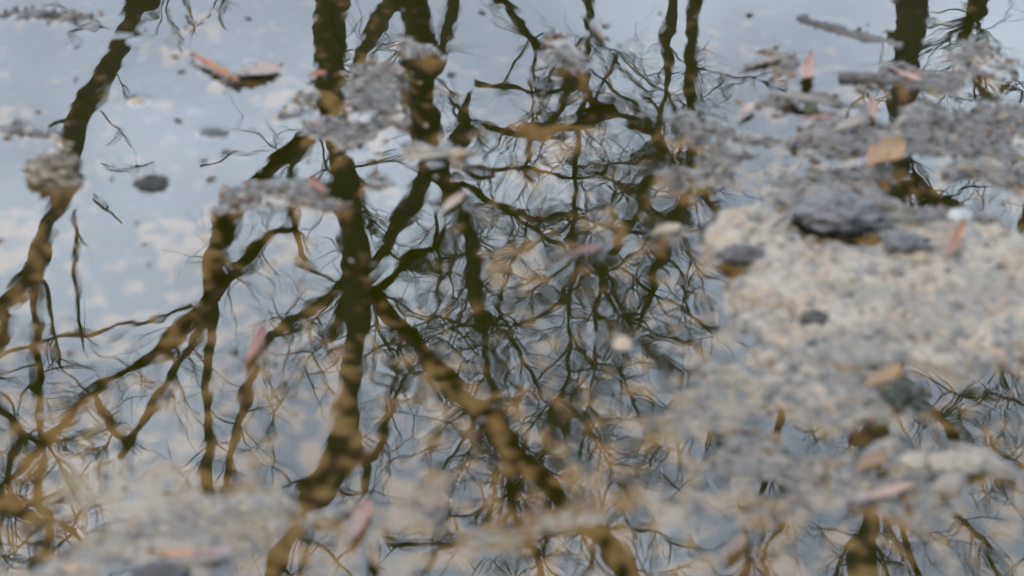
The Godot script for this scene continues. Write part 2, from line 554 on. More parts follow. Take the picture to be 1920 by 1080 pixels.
func build_trees() -> void:
	# leaning tree at the left
	var d := 15.0
	var t := tree_at(300, d, "slender bare tree leaning to the left, mirrored at the puddle's left edge")
	var a := limb(t, "trunk", [[280, -40, 44], [261, 0, 43], [239, 50, 40], [214, 105, 36], [182, 160, 38], [155, 212, 46], [136, 265, 44], [118, 335, 36], [97, 400, 32], [80, 458, 31], [60, 520, 32], [20, 560, 38], [-30, 605, 42]], d, 0.6, null, true)
	var b := limb(t, "branch", [[60, 520, 22], [66, 580, 15], [65, 640, 15], [68, 720, 17], [72, 800, 14], [76, 870, 12], [80, 940, 18], [86, 1010, 16], [76, 1090, 13]], d, -0.7, a)
	twigs(t, b, 16, 50, 150, 1.2)
	b = limb(t, "branch", [[145, 235, 26], [118, 238, 20], [96, 246, 10]], d, 0.2, a)
	b = limb(t, "branch", [[74, 530, 14], [86, 572, 11], [96, 612, 10], [107, 648, 10], [116, 684, 5]], d, 0.5, a)
	twigs(t, b, 4, 40, 90)
	b = limb(t, "branch", [[134, 395, 5], [136, 425, 7], [143, 480, 10], [145, 540, 9], [144, 580, 8], [153, 620, 9], [162, 655, 4]], d + 0.5, 0.4)
	twigs(t, b, 1, 20, 50)
	b = limb(t, "branch", [[20, 590, 26], [-10, 680, 22], [-10, 760, 18], [30, 820, 16], [0, 930, 20], [60, 970, 22], [150, 1000, 20]], d, 1.2, a)
	twigs(t, b, 26, 60, 170, 1.5)
	boughs(t, b, 7, 120, 240)

	for q in [[[318, -20, 5], [312, 30, 5], [326, 70, 3], [340, 96, 2]], [[345, -20, 7], [350, 20, 6], [362, 46, 5], [356, 74, 3]], [[410, -20, 5], [395, 22, 6], [372, 44, 4], [350, 60, 2]], [[420, -10, 7], [416, 40, 5], [424, 60, 3]], [[216, 140, 3], [226, 160, 4], [234, 178, 2]], [[188, 205, 4], [206, 236, 4], [228, 252, 4], [244, 272, 2]], [[180, 368, 6], [202, 395, 8], [222, 424, 4]], [[190, 302, 4], [235, 314, 5], [290, 308, 4]], [[372, 316, 5], [420, 300, 6], [450, 288, 4], [510, 284, 2]], [[60, 18, 3], [100, 16, 4], [140, 30, 3]], [[130, 60, 5], [170, 50, 6], [204, 56, 3]], [[310, -10, 6], [300, 14, 4], [296, 34, 2]]]:
		b = limb(t, "branch", q, d + 1.0, 0.5)
		twigs(t, b, 1, 20, 60)

	# the main tree with the forked trunk
	d = 16.0
	t = tree_at(625, d, "tall bare tree with the thick dark trunk, mirrored left of the puddle's middle")
	var c := limb(t, "trunk", [[622, -40, 64], [620, 0, 63], [616, 60, 60], [614, 120, 58], [617, 180, 57], [627, 240, 56], [640, 300, 53], [650, 360, 54], [658, 420, 52], [666, 480, 58], [670, 540, 56], [664, 600, 50], [660, 660, 48], [655, 720, 50], [650, 790, 54], [638, 850, 54], [606, 900, 52], [576, 950, 48], [550, 1000, 50], [525, 1050, 46], [500, 1110, 42]], d, 1.0, null, true)
	twigs(t, c, 18, 60, 170, 1.2)
	boughs(t, c, 13, 150, 320)
	var e := limb(t, "limb", [[690, 535, 44], [715, 570, 42], [745, 608, 42], [790, 660, 46], [850, 720, 47], [900, 770, 48], [950, 830, 47], [1000, 880, 42], [1040, 912, 40], [1082, 960, 44], [1130, 995, 46], [1165, 1050, 46], [1195, 1110, 44]], d, -1.4, c)
	twigs(t, e, 34, 60, 190, 1.2)
	boughs(t, e, 13, 140, 330)
	b = limb(t, "branch", [[946, 828, 18], [958, 860, 19], [966, 900, 17], [970, 935, 16], [968, 965, 13], [930, 995, 12], [890, 1015, 13], [840, 1030, 15], [790, 1027, 15], [740, 1022, 15], [706, 1006, 8]], d, -0.5, e)
	twigs(t, b, 24, 50, 150)
	b = limb(t, "branch", [[968, 965, 12], [985, 1010, 16], [1000, 1050, 18], [1010, 1100, 18]], d, -0.5, b)
	twigs(t, b, 12, 50, 130)
	b = limb(t, "branch", [[1150, 985, 14], [1200, 986, 9], [1240, 1002, 8], [1290, 1010, 6], [1340, 1024, 4]], d, 0.5, e)
	twigs(t, b, 6, 40, 100)
	b = limb(t, "branch", [[645, 530, 36], [604, 560, 28], [565, 588, 24], [535, 612, 23], [510, 636, 22], [478, 690, 20], [462, 740, 24], [450, 800, 22], [436, 850, 20], [428, 910, 15], [420, 960, 8]], d, 0.9, c)
	twigs(t, b, 26, 50, 150)
	b = limb(t, "branch", [[655, 840, 24], [668, 855, 22], [676, 875, 20], [676, 900, 18], [672, 930, 8]], d, 0.3, c)
	twigs(t, b, 5, 40, 110)
	b = limb(t, "branch", [[668, 850, 18], [690, 846, 17], [712, 815, 15], [738, 762, 13], [752, 725, 11], [768, 688, 6]], d, 0.6, c)
	twigs(t, b, 10, 50, 120)
	b = limb(t, "branch", [[700, 540, 12], [740, 552, 9], [782, 576, 8], [830, 590, 8], [872, 600, 6], [900, 622, 4]], d, 0.7, c)
	twigs(t, b, 8, 40, 110)
	b = limb(t, "branch", [[688, 540, 30], [718, 530, 26], [745, 512, 23], [775, 486, 21], [812, 470, 17], [840, 440, 10]], d, 0.4, c)
	twigs(t, b, 8, 40, 110)
	# left-hand limb with its fan of branches
	var f := limb(t, "limb", [[612, 225, 44], [585, 250, 42], [545, 288, 42], [500, 325, 40], [462, 365, 38], [430, 412, 42], [412, 460, 44], [402, 510, 48], [394, 552, 50]], d, -0.9, c)
	twigs(t, f, 10, 50, 130)
	b = limb(t, "branch", [[386, 560, 36], [362, 592, 32], [328, 625, 30], [284, 668, 27], [232, 702, 25], [180, 740, 24], [130, 782, 22], [84, 830, 18], [20, 892, 16], [-30, 940, 15]], d, -0.8, f)
	twigs(t, b, 26, 60, 160)
	boughs(t, b, 5, 120, 260)
	b = limb(t, "branch", [[388, 565, 22], [372, 606, 19], [350, 650, 18], [322, 690, 21], [300, 740, 22], [276, 790, 24], [240, 834, 22], [228, 870, 16]], d, 0.6, f)
	twigs(t, b, 14, 50, 140)
	b = limb(t, "branch", [[180, 750, 12], [200, 790, 16], [234, 832, 18]], d, 0.0, b)
	b = limb(t, "branch", [[394, 560, 34], [392, 610, 26], [390, 660, 27], [392, 720, 25], [394, 780, 24], [390, 840, 24], [382, 886, 30], [392, 950, 26], [400, 1020, 20]], d, 0.4, f)
	twigs(t, b, 12, 50, 140)
	b = limb(t, "branch", [[408, 540, 34], [428, 516, 28], [462, 488, 25], [490, 458, 24], [512, 438, 19], [545, 425, 16], [552, 390, 14]], d, 0.5, f)
	twigs(t, b, 9, 50, 140)
	b = limb(t, "branch", [[352, 572, 10], [325, 582, 10], [298, 598, 10], [240, 611, 11], [182, 625, 12], [120, 627, 10], [62, 645, 9], [0, 659, 9], [-40, 664, 9]], d, 1.0, f)
	twigs(t, b, 3, 20, 60)
	b = limb(t, "branch", [[545, 425, 14], [556, 470, 16], [572, 495, 12], [600, 515, 8], [640, 530, 6]], d, 0.2, f)

	# second trunk, crossing behind it
	d = 17.5
	t = tree_at(782, d, "bare tree with the second dark trunk, crossing behind the thick one in the mirror image")
	var g := limb(t, "trunk", [[776, -40, 58], [780, 0, 57], [786, 60, 62], [790, 120, 60], [793, 180, 58], [800, 240, 54], [803, 295, 48], [788, 340, 46], [766, 384, 42], [744, 424, 34], [716, 474, 32], [690, 505, 30], [650, 560, 22], [620, 640, 16]], d, 0.4, null, true)
	twigs(t, g, 14, 50, 150, 1.1)
	boughs(t, g, 6, 150, 300)
	var h := limb(t, "limb", [[806, 310, 56], [836, 340, 40], [858, 376, 32], [872, 415, 30], [884, 470, 30], [895, 520, 29], [905, 580, 26], [912, 640, 16], [916, 700, 14], [919, 742, 6]], d, 0.7, g)
	twigs(t, h, 22, 50, 150)
	boughs(t, h, 9, 140, 300)
	b = limb(t, "branch", [[800, 300, 40], [838, 280, 42], [864, 250, 40], [872, 210, 28], [880, 180, 10]], d, -0.4, g)
	b = limb(t, "branch", [[806, 308, 18], [850, 315, 13], [900, 319, 13], [950, 315, 12], [1000, 318, 11], [1060, 328, 12], [1100, 322, 10], [1150, 308, 10], [1220, 297, 9], [1262, 285, 7]], d, -0.9, g)
	twigs(t, b, 18, 40, 120)
	b = limb(t, "branch", [[862, 335, 20], [885, 352, 18], [920, 382, 19], [960, 397, 20], [1000, 401, 18], [1045, 395, 15], [1080, 410, 10], [1120, 416, 14], [1170, 436, 15], [1215, 432, 14], [1255, 428, 12]], d, 1.2, h)
	twigs(t, b, 20, 40, 130)
	b = limb(t, "branch", [[940, 396, 16], [968, 415, 13], [1010, 440, 13], [1055, 468, 13], [1090, 482, 13], [1125, 510, 14], [1158, 555, 11], [1188, 592, 8], [1215, 612, 5]], d, 0.6, b)
	twigs(t, b, 22, 40, 140)
	b = limb(t, "branch", [[800, 380, 10], [814, 430, 11], [820, 490, 10], [819, 560, 9], [808, 624, 6]], d, 0.3, g)
	twigs(t, b, 7, 40, 110)
	b = limb(t, "branch", [[908, 600, 11], [950, 608, 9], [1005, 592, 9], [1040, 560, 8], [1066, 528, 8], [1110, 490, 8]], d, -0.4, h)
	twigs(t, b, 8, 40, 110)
	b = limb(t, "branch", [[906, 570, 14], [930, 602, 11], [970, 652, 11], [1008, 708, 10], [1030, 745, 7], [1060, 800, 5]], d, 0.5, h)
	twigs(t, b, 16, 50, 150)
	b = limb(t, "branch", [[846, -30, 30], [848, 10, 29], [842, 45, 27], [834, 80, 24], [815, 140, 26], [800, 170, 20]], d - 0.4, 0.6)

	# third and thinner trunks to the right of it
	d = 14.0
	t = tree_at(715, d, "thin bare tree between the two dark trunks, mirrored at the puddle's top")
	b = limb(t, "trunk", [[742, -40, 34], [735, 0, 35], [712, 40, 40], [692, 76, 38], [668, 130, 30], [650, 190, 24], [600, 240, 22], [560, 300, 16], [545, 360, 10]], d, 0.6, null, true)
	twigs(t, b, 8, 50, 130)
	d = 18.5
	t = tree_at(940, d, "bare tree with slanting limbs, mirrored at the top right of the puddle's middle")
	var i := limb(t, "trunk", [[930, -40, 22], [945, 0, 22], [965, 35, 22], [990, 75, 24], [1020, 108, 27], [1052, 144, 30], [1086, 168, 28], [1112, 196, 24], [1150, 216, 20], [1190, 236, 16], [1230, 262, 16], [1262, 300, 12], [1300, 340, 10]], d, 0.9, null, true)
	twigs(t, i, 15, 60, 180)
	boughs(t, i, 3, 140, 300)
	var k := limb(t, "limb", [[1150, 212, 34], [1100, 228, 38], [1060, 240, 38], [1012, 246, 35], [970, 243, 31], [935, 236, 24], [905, 222, 10]], d, -0.7, i)
	twigs(t, k, 10, 40, 120)
	b = limb(t, "branch", [[1085, 160, 26], [1084, 130, 22], [1078, 100, 12]], d, 0.3, i)
	b = limb(t, "branch", [[1080, 168, 22], [1052, 166, 14], [1000, 172, 8], [962, 166, 22], [930, 172, 20], [893, 160, 20]], d, 0.5, i)
	b = limb(t, "branch", [[1062, 166, 16], [1052, 196, 15], [1034, 226, 15], [1000, 262, 13], [990, 300, 14], [985, 320, 12], [1000, 345, 9]], d, 0.4, i)
	twigs(t, b, 8, 40, 120)
	b = limb(t, "branch", [[1040, 62, 4], [1012, 74, 6], [984, 94, 7], [964, 124, 7], [950, 160, 6]], d, 0.2, i)
	b = limb(t, "branch", [[1110, 135, 6], [1140, 158, 8], [1172, 192, 9], [1210, 234, 11], [1240, 262, 12], [1262, 300, 8]], d, 0.6)
	twigs(t, b, 8, 40, 110)
	b = limb(t, "branch", [[1150, 110, 6], [1190, 160, 7], [1226, 202, 8], [1250, 250, 7]], d, 0.6)
	b = limb(t, "branch", [[1158, 110, 10], [1138, 148, 10], [1120, 190, 8]], d, 0.3)
	b = limb(t, "branch", [[1116, 50, 10], [1112, 66, 11], [1128, 86, 7]], d, 0.3)

	d = 15.5
	t = tree_at(1280, d, "bare tree with twin narrow stems, mirrored at the upper right edge of the open water")
	b = limb(t, "trunk", [[1306, -40, 24], [1304, 0, 25], [1300, 60, 27], [1300, 120, 25], [1302, 170, 23], [1306, 230, 20], [1300, 300, 21], [1278, 362, 23], [1258, 420, 25], [1242, 480, 24], [1222, 524, 18], [1204, 570, 13], [1194, 620, 7]], d, 0.8, null, true)
	twigs(t, b, 30, 50, 160)
	var m := limb(t, "limb", [[1270, -30, 20], [1264, 0, 21], [1252, 50, 27], [1246, 84, 23], [1252, 130, 16], [1248, 170, 12], [1240, 214, 15], [1228, 262, 28], [1230, 284, 28], [1218, 340, 17], [1190, 400, 14], [1164, 450, 15], [1140, 482, 17], [1124, 530, 13], [1118, 600, 11], [1114, 660, 8]], d - 0.3, 0.9)
	twigs(t, m, 22, 50, 170)
	boughs(t, m, 6, 140, 320)
	b = limb(t, "branch", [[1262, 430, 12], [1230, 440, 9], [1190, 470, 9], [1150, 500, 10], [1112, 520, 9], [1062, 555, 7], [1020, 580, 5]], d, 0.6, b)
	twigs(t, b, 14, 40, 130)
	b = limb(t, "branch", [[1244, 480, 10], [1280, 530, 8], [1300, 580, 7], [1320, 610, 5]], d, 0.4)
	twigs(t, b, 8, 40, 120)

	var far_limb := limb(t, "limb", [[1300, 300, 16], [1352, 420, 15], [1410, 540, 15], [1452, 660, 16], [1464, 760, 16], [1448, 850, 18], [1424, 925, 20], [1406, 975, 18], [1396, 1040, 20], [1390, 1100, 20]], d, 0.8, b)
	twigs(t, far_limb, 20, 60, 180)
	boughs(t, far_limb, 7, 140, 300)
	var shoot := limb(t, "branch", [[1440, 885, 12], [1480, 930, 10], [1462, 985, 10], [1440, 1040, 11], [1420, 1100, 11]], d, 0.4, far_limb)
	twigs(t, shoot, 14, 50, 130)
	# right-hand side
	d = 13.5
	t = tree_at(1712, d, "stout bare tree at the right, mirrored above the drifted litter")
	b = limb(t, "trunk", [[1714, -40, 72], [1712, 0, 70], [1710, 40, 68], [1700, 90, 66], [1694, 150, 56], [1690, 230, 50], [1684, 310, 46], [1660, 380, 48], [1660, 470, 44], [1672, 560, 44], [1668, 640, 44], [1672, 730, 46], [1650, 800, 40], [1632, 880, 46], [1630, 960, 36], [1624, 1020, 44], [1618, 1100, 50]], d, 1.2, null, true)
	twigs(t, b, 30, 60, 190, 1.2)
	boughs(t, b, 10, 140, 300)
	k = limb(t, "limb", [[1690, 725, 30], [1738, 762, 26], [1790, 810, 22], [1836, 856, 16], [1880, 900, 10]], d, -0.6, b)
	twigs(t, k, 22, 50, 150)
	k = limb(t, "limb", [[1676, 940, 12], [1690, 965, 14], [1700, 1010, 18], [1716, 1050, 20], [1730, 1100, 20]], d, -0.5, b)
	twigs(t, k, 10, 50, 140)
	k = limb(t, "branch", [[1616, 985, 12], [1600, 1020, 12], [1576, 1060, 12], [1560, 1100, 12]], d, 0.5, b)
	twigs(t, k, 8, 50, 130)
	k = limb(t, "branch", [[1660, 375, 34], [1710, 352, 26], [1750, 372, 22], [1790, 392, 18], [1836, 412, 10]], d, 0.5, b)
	twigs(t, k, 26, 50, 130, 1.3)
	k = limb(t, "branch", [[1640, 800, 26], [1612, 830, 24], [1600, 780, 14]], d, 0.5, b)
	d = 17.0
	t = tree_at(1830, d, "bare tree at the far right, mirrored in the puddle's top corner")
	b = limb(t, "trunk", [[1836, -40, 46], [1832, 0, 46], [1820, 36, 38], [1808, 60, 16], [1830, 140, 13], [1870, 210, 13], [1916, 310, 18], [1924, 420, 20], [1900, 600, 16], [1880, 700, 14]], d, 0.7, null, true)
	twigs(t, b, 40, 60, 180, 1.2)
	boughs(t, b, 5, 140, 300)
	k = limb(t, "branch", [[1900, 130, 14], [1860, 190, 12], [1820, 230, 8]], d, 0.3)
	twigs(t, k, 14, 50, 140)
	k = limb(t, "limb", [[1755, 900, 10], [1770, 930, 13], [1800, 975, 14], [1838, 1018, 14], [1872, 1062, 13], [1900, 1100, 12]], d, 0.5)
	twigs(t, k, 18, 50, 150)
	k = limb(t, "branch", [[1950, 890, 16], [1905, 876, 14], [1872, 856, 10], [1850, 820, 6]], d, 0.4)
	twigs(t, k, 12, 50, 130)
	k = limb(t, "branch", [[1960, 770, 12], [1890, 752, 10], [1830, 745, 8], [1780, 730, 6]], d, 0.4)
	twigs(t, k, 14, 50, 150)
	# a farther tree whose fine crown fills the middle
	d = 22.0
	t = tree_at(1120, d, "farther bare tree whose fine twigs fill the middle of the mirror image")
	b = limb(t, "trunk", [[1100, -60, 20], [1104, 60, 16], [1080, 300, 14], [1076, 480, 13], [1064, 620, 12], [1050, 740, 12], [1032, 830, 10], [1020, 900, 7]], d, 0.8, null, true)
	twigs(t, b, 30, 80, 230, 1.0)
	boughs(t, b, 9, 180, 380)
	for q in [[[1076, 500, 8], [1130, 600, 8], [1170, 700, 7], [1200, 790, 7], [1230, 860, 5]], [[1060, 640, 8], [1000, 720, 7], [940, 770, 6], [880, 830, 5], [850, 900, 5], [820, 985, 4]], [[1050, 740, 8], [1110, 820, 7], [1150, 880, 6], [1180, 960, 5]], [[1080, 320, 8], [1180, 350, 7], [1260, 420, 6], [1330, 520, 5]], [[1078, 420, 8], [980, 470, 7], [900, 540, 5], [840, 640, 4]], [[1130, 600, 7], [1220, 660, 6], [1300, 740, 5], [1340, 840, 4]]]:
		k = limb(t, "branch", q, d, rng.randf_range(-1, 1), b)
		twigs(t, k, 22, 60, 200)

# boughs too many to survey one by one: they leave the surveyed limbs upwards and fork
func boughs(tree: Node3D, l: Limb, count: int, lo: float, hi: float) -> void:
	for k in count:
		var i := rng.randi_range(1, l.px.size() - 1)
		var p := l.px[i]
		var a := PI * 0.5 + rng.randf_range(-1.35, 1.35)
		var long := rng.randf_range(lo, hi)
		var w := rng.randf_range(6.0, 11.0)
		var pts := []
		var turn := rng.randf_range(-0.14, 0.14)
		for j in 7:
			pts.append([p.x, p.y, maxf(w * (1.0 - 0.1 * j), 3.0)])
			p += Vector2(cos(a), sin(a)) * long / 6.0
			a += turn + rng.randfn(0, 0.2)
		var b := limb(tree, "branch", pts, 0.0, rng.randf_range(-1.6, 1.6), l)
		twigs(tree, b, 7, 40, 150)

# ---------------------------------------------------------------- things lying in the puddle
func between(x0: float, y0: float, x1: float, y1: float, lift: float) -> Array:
	var a := ground_at(x0, y0)
	var b := ground_at(x1, y1)
	var g := maxf(0.0, maxf(lay(a.x, a.z).x, lay(b.x, b.z).x))
	a.y = g + lift
	b.y = g + lift
	return [a, b]

func leaf(called: String, label: String, q: Array, wide: float, curl: float, bow: float, twist: float, c0: Color, c1: Color, lift := 0.001, rollz := 0.0) -> Node3D:
	var e := between(q[0], q[1], q[2], q[3], lift)
	var along: Vector3 = e[1] - e[0]
	var s := size_at(q[1])
	var o := thing(called, label, "leaf", e[0], "fallen leaves in and beside the puddle")
	o.basis = Basis(Vector3.UP, atan2(-along.z, along.x)) * Basis(Vector3.RIGHT, rollz)
	var seed_ := int(q[0] + q[1])
	part("blade", leaf_mesh(along.length(), wide * s * 0.8, curl, bow, twist, c0.lerp(Color(0.24, 0.19, 0.15), 0.22) * 0.66, c1.lerp(Color(0.24, 0.20, 0.17), 0.22) * 0.66, seed_), M.leaf, o)
	var st := SurfaceTool.new()
	st.begin(Mesh.PRIMITIVE_TRIANGLES)
	var L := along.length()
	var p := PackedVector3Array()
	var r := PackedFloat32Array()
	for k in 9:
		var u := -0.12 + 1.05 * k / 8.0
		p.append(Vector3(u * L, 0.0006 + bow * L * (2 * u - 1) * (2 * u - 1) , 0.0))
		r.append(0.0007 * (1.0 - 0.6 * k / 8.0))
	tube(st, p, r, 5, 0.0, c0 * 0.7, c1 * 0.7)
	part("stalk", st.commit(), M.leaf, o)
	return o

func stone(called: String, label: String, category: String, px: float, py: float, wide: float, tall: float, flat: float, c0: Color, c1: Color, rough := 0.35, sink := 0.35, group := "stones in the puddle") -> void:
	var p := ground_at(px, py)
	var s := size_at(py)
	var rx := wide * s * 0.5
	var rz := maxf(rx * 0.5, tall * s * 0.5 / sin(deg_to_rad(PITCH)) * 0.8)
	var ry := rx * flat
	p.y = maxf(lay(p.x, p.z).x, -0.004) + ry * (1.0 - 2.0 * sink)
	var m := MeshInstance3D.new()
	m.name = numbered(called)
	m.mesh = stone_mesh(int(px + py), 1.0, rough, [c0, c1], 28, 16)
	m.material_override = M.stone
	add_child(m)
	m.transform = Transform3D(Basis.from_scale(Vector3(rx, ry, rz)), p)
	m.set_meta("label", label)
	m.set_meta("category", category)
	m.set_meta("group", group)

func stick(called: String, label: String, q: Array, wide: float, c0: Color, c1: Color, lift := 0.0, bend := 0.0) -> void:
	var e := between(q[0], q[1], q[2], q[3], lift)
	var s := size_at(q[1])
	var o := thing(called, label, "stick", e[0], "sticks lying in the puddle")
	var st := SurfaceTool.new()
	st.begin(Mesh.PRIMITIVE_TRIANGLES)
	var p := PackedVector3Array()
	var r := PackedFloat32Array()
	var v: Vector3 = e[1] - e[0]
	var side := v.cross(Vector3.UP)
	for k in 7:
		var u := k / 6.0
		p.append(v * u + side * (bend * sin(PI * u) + rng.randf_range(-0.02, 0.02)))
		r.append(wide * s * 0.5 * rng.randf_range(0.75, 1.2) * (1.0 - 0.45 * u * u))
	var sm := smooth_line(p, r, 5)
	tube(st, sm[0], sm[1], 14, 0.9, c0, c1)
	part("wood", st.commit(), M.wood, o)
	st = SurfaceTool.new()
	st.begin(Mesh.PRIMITIVE_TRIANGLES)
	var at: Vector3 = v * 0.55
	tube(st, PackedVector3Array([at, at + Vector3(0.3, 0.6, 0.2) * wide * s]), PackedFloat32Array([wide * s * 0.22, wide * s * 0.15]), 7, 0.0, c0 * 0.8, c0 * 0.5)
	part("side_stub", st.commit(), M.wood, o)

var WET := [
	[400, 130, 0.02], [262, 188, 0.012], [400, 248, 0.018], [285, 343, 0.018], [100, 325, 0.03], [590, 145, 0.008], [820, 289, 0.03], [848, 386, 0.014], [470, 660, 0.014], [1100, 478, 0.014], [1165, 640, 0.012],
	[1118, 66, 0.012], [1560, 46, 0.02], [1640, 66, 0.02], [1620, 150, 0.02], [1510, 145, 0.012], [1250, 436, 0.014], [675, 985, 0.02], [495, 390, 0.008], [595, 355, 0.01], [250, 70, 0.008], [135, 85, 0.006],
]

func build_debris() -> void:
	var orange := Color(0.36, 0.12, 0.03)
	var rust := Color(0.24, 0.06, 0.025)
	var tan_ := Color(0.22, 0.15, 0.10)
	var pinkish := Color(0.30, 0.17, 0.13)
	var ash := Color(0.10, 0.09, 0.085)
	var dark := Color(0.02, 0.018, 0.016)
	var pale := Color(0.42, 0.36, 0.27)
	var mustard := Color(0.24, 0.115, 0.02)
	var first := leaf("fallen_leaf", "curled brown leaf with a bright orange edge floating at the upper left", [366, 112, 452, 162], 26, 1.2, 0.03, 0.5, orange, orange * 0.7, 0.003, 0.3)
	var half := part("blade", leaf_mesh(0.062, 0.034, 0.5, 0.04, 0.5, Color(0.13, 0.115, 0.105), Color(0.2, 0.15, 0.12), 77), M.leaf, first)
	half.global_transform = Transform3D(Basis(Vector3.UP, 0.55), ground_at(430, 148, 0.002))
	leaf("fallen_leaf", "small red orange leaf scrap beside the thick trunk's mirror image", [578, 150, 612, 142], 20, 1.2, 0.05, 0.3, rust, orange, 0.003, 0.3)
	leaf("fallen_leaf", "narrow pale pink leaf standing out below the pale stick", [830, 402, 876, 362], 24, 0.9, 0.02, 0.2, Color(0.5, 0.38, 0.27), pinkish, 0.002, 0.2)
	leaf("fallen_leaf", "rust red leaf scrap on the grey silt bar left of the middle", [580, 345, 612, 368], 24, 1.0, 0.03, 0.2, rust, rust * 0.6, 0.003, 0.2)
	leaf("fallen_leaf", "red and pink folded leaf floating left of the middle", [462, 692, 494, 622], 30, 1.2, 0.06, 0.8, Color(0.40, 0.19, 0.11), Color(0.25, 0.05, 0.035), 0.003, 0.2)
	leaf("fallen_leaf", "wine coloured curled leaf among the mirrored twigs in the middle", [1068, 486, 1130, 466], 26, 1.4, 0.04, 0.4, Color(0.17, 0.04, 0.025), Color(0.22, 0.13, 0.12), 0.002, 0.2)
	leaf("fallen_leaf", "thin dark brown leaf afloat near the top edge", [1105, 48, 1136, 84], 16, 1.2, 0.03, 0.3, Color(0.06, 0.035, 0.02), Color(0.16, 0.07, 0.03), 0.002, 0.1)
	leaf("fallen_leaf", "pink leaf tip standing upright in the water below the large grey stick", [1510, 168, 1516, 118], 34, 0.8, 0.12, 0.2, Color(0.48, 0.24, 0.17), pinkish, 0.004, 0.2)
	leaf("fallen_leaf", "grey beige leaf strip afloat left of the upright pink leaf tip", [1394, 130, 1490, 104], 24, 0.8, 0.02, 0.4, Color(0.17, 0.15, 0.135), Color(0.24, 0.18, 0.14), 0.001, 0.1)
	leaf("fallen_leaf", "pale pink leaf sliver at the end of the second grey stick", [1680, 146, 1726, 164], 18, 0.9, 0.03, 0.2, pinkish, Color(0.46, 0.30, 0.24), 0.004, 0.2)
	leaf("fallen_leaf", "grey soaked leaf sheltering the dark acorn", [1438, 186, 1568, 206], 40, 0.8, -0.03, 0.4, Color(0.15, 0.13, 0.125), Color(0.09, 0.08, 0.075), 0.006, 0.2)
	leaf("fallen_leaf", "small peach leaf with a pale tip on the silt left of the acorn", [1388, 222, 1412, 204], 24, 1.0, 0.03, 0.3, Color(0.36, 0.18, 0.12), Color(0.55, 0.42, 0.32), 0.004, 0.2)
	leaf("fallen_leaf", "upright orange brown leaf on the silt right of the acorn", [1634, 240, 1632, 198], 26, 1.0, 0.08, 0.3, Color(0.34, 0.15, 0.08), Color(0.30, 0.19, 0.14), 0.005, 0.3)
	leaf("fallen_leaf", "long pinkish leaf edge lying just below the acorn", [1500, 232, 1572, 224], 16, 1.0, 0.02, 0.2, Color(0.24, 0.15, 0.12), Color(0.30, 0.15, 0.11), 0.004, 0.1)
	leaf("fallen_leaf", "mustard yellow crumpled leaf on the silt above the dark clod", [1628, 335, 1690, 282], 74, 0.8, 0.05, 1.3, Color(0.26, 0.11, 0.012), Color(0.33, 0.18, 0.045), 0.004, 0.35)
	leaf("fallen_leaf", "cream leaf scrap just above the mustard leaf", [1566, 262, 1624, 236], 32, 0.9, 0.03, 0.3, Color(0.36, 0.30, 0.22), Color(0.22, 0.17, 0.13), 0.004, 0.2)
	leaf("fallen_leaf", "orange tipped curled leaf standing on the pale gravel bank at the right", [1768, 524, 1800, 452], 36, 1.3, 0.10, 0.5, Color(0.26, 0.13, 0.10), Color(0.40, 0.17, 0.04), 0.004, 0.3)
	leaf("fallen_leaf", "thin brown leaf curl lying on the gravel bank left of the dark clod", [1442, 456, 1476, 428], 16, 1.3, 0.03, 0.3, Color(0.08, 0.06, 0.05), Color(0.15, 0.09, 0.05), 0.004, 0.2)
	leaf("fallen_leaf", "ochre leaf beside the green moss tuft on the right", [1622, 742, 1690, 702], 40, 0.8, 0.03, 0.4, mustard, Color(0.30, 0.16, 0.04), 0.004, 0.3)
	leaf("fallen_leaf", "ochre brown soaked leaf left of the white stone at the lower right", [1606, 896, 1664, 862], 44, 0.9, 0.03, 0.5, mustard, Color(0.18, 0.10, 0.03), 0.004, 0.3)
	leaf("fallen_leaf", "pale pink leaf with a lilac end at the lower right", [1590, 955, 1712, 918], 34, 0.8, 0.02, 0.4, Color(0.17, 0.135, 0.13), Color(0.46, 0.29, 0.19), 0.003, 0.15)
	leaf("fallen_leaf", "brown soaked leaf lying by the bottom edge at the right", [1366, 1050, 1396, 1012], 40, 1.0, 0.04, 0.4, Color(0.12, 0.065, 0.03), Color(0.20, 0.12, 0.07), 0.003, 0.2)
	leaf("fallen_leaf", "bright orange leaf at the bottom left corner's gravel", [280, 1048, 366, 1050], 22, 1.0, 0.02, 0.3, Color(0.30, 0.19, 0.08), Color(0.55, 0.17, 0.06), 0.004, 0.1)
	leaf("fallen_leaf", "purple leaf lying end to end with the bright orange one", [374, 1050, 436, 1040], 20, 1.0, 0.02, 0.3, Color(0.20, 0.07, 0.10), Color(0.34, 0.26, 0.28), 0.004, 0.1)
	leaf("fallen_leaf", "coral leaf with a mauve end near the bottom, left of the middle", [658, 1020, 690, 948], 44, 1.1, 0.03, 0.4, Color(0.24, 0.17, 0.165), Color(0.38, 0.15, 0.08), 0.003, 0.25)
	leaf("fallen_leaf", "olive brown leaf standing at the very bottom, left of the middle", [704, 1074, 694, 1030], 32, 0.8, 0.06, 0.2, mustard * 0.8, mustard * 0.55, 0.004, 0.25)
	leaf("fallen_leaf", "cream leaf scrap where the narrow stems' mirror image meets the silt", [1224, 446, 1276, 430], 34, 0.8, 0.03, 0.4, Color(0.20, 0.14, 0.07), Color(0.42, 0.34, 0.24), 0.003, 0.2)

	stick("stick", "large grey stick with a dark end, afloat at the upper right", [1500, 34, 1692, 84], 25, Color(0.02, 0.018, 0.016), Color(0.085, 0.08, 0.078), -0.002, 0.05)
	stick("stick", "second grey stick, lying flat below the large one", [1572, 147, 1716, 152], 22, Color(0.05, 0.046, 0.044), Color(0.09, 0.083, 0.08), -0.002, -0.02)
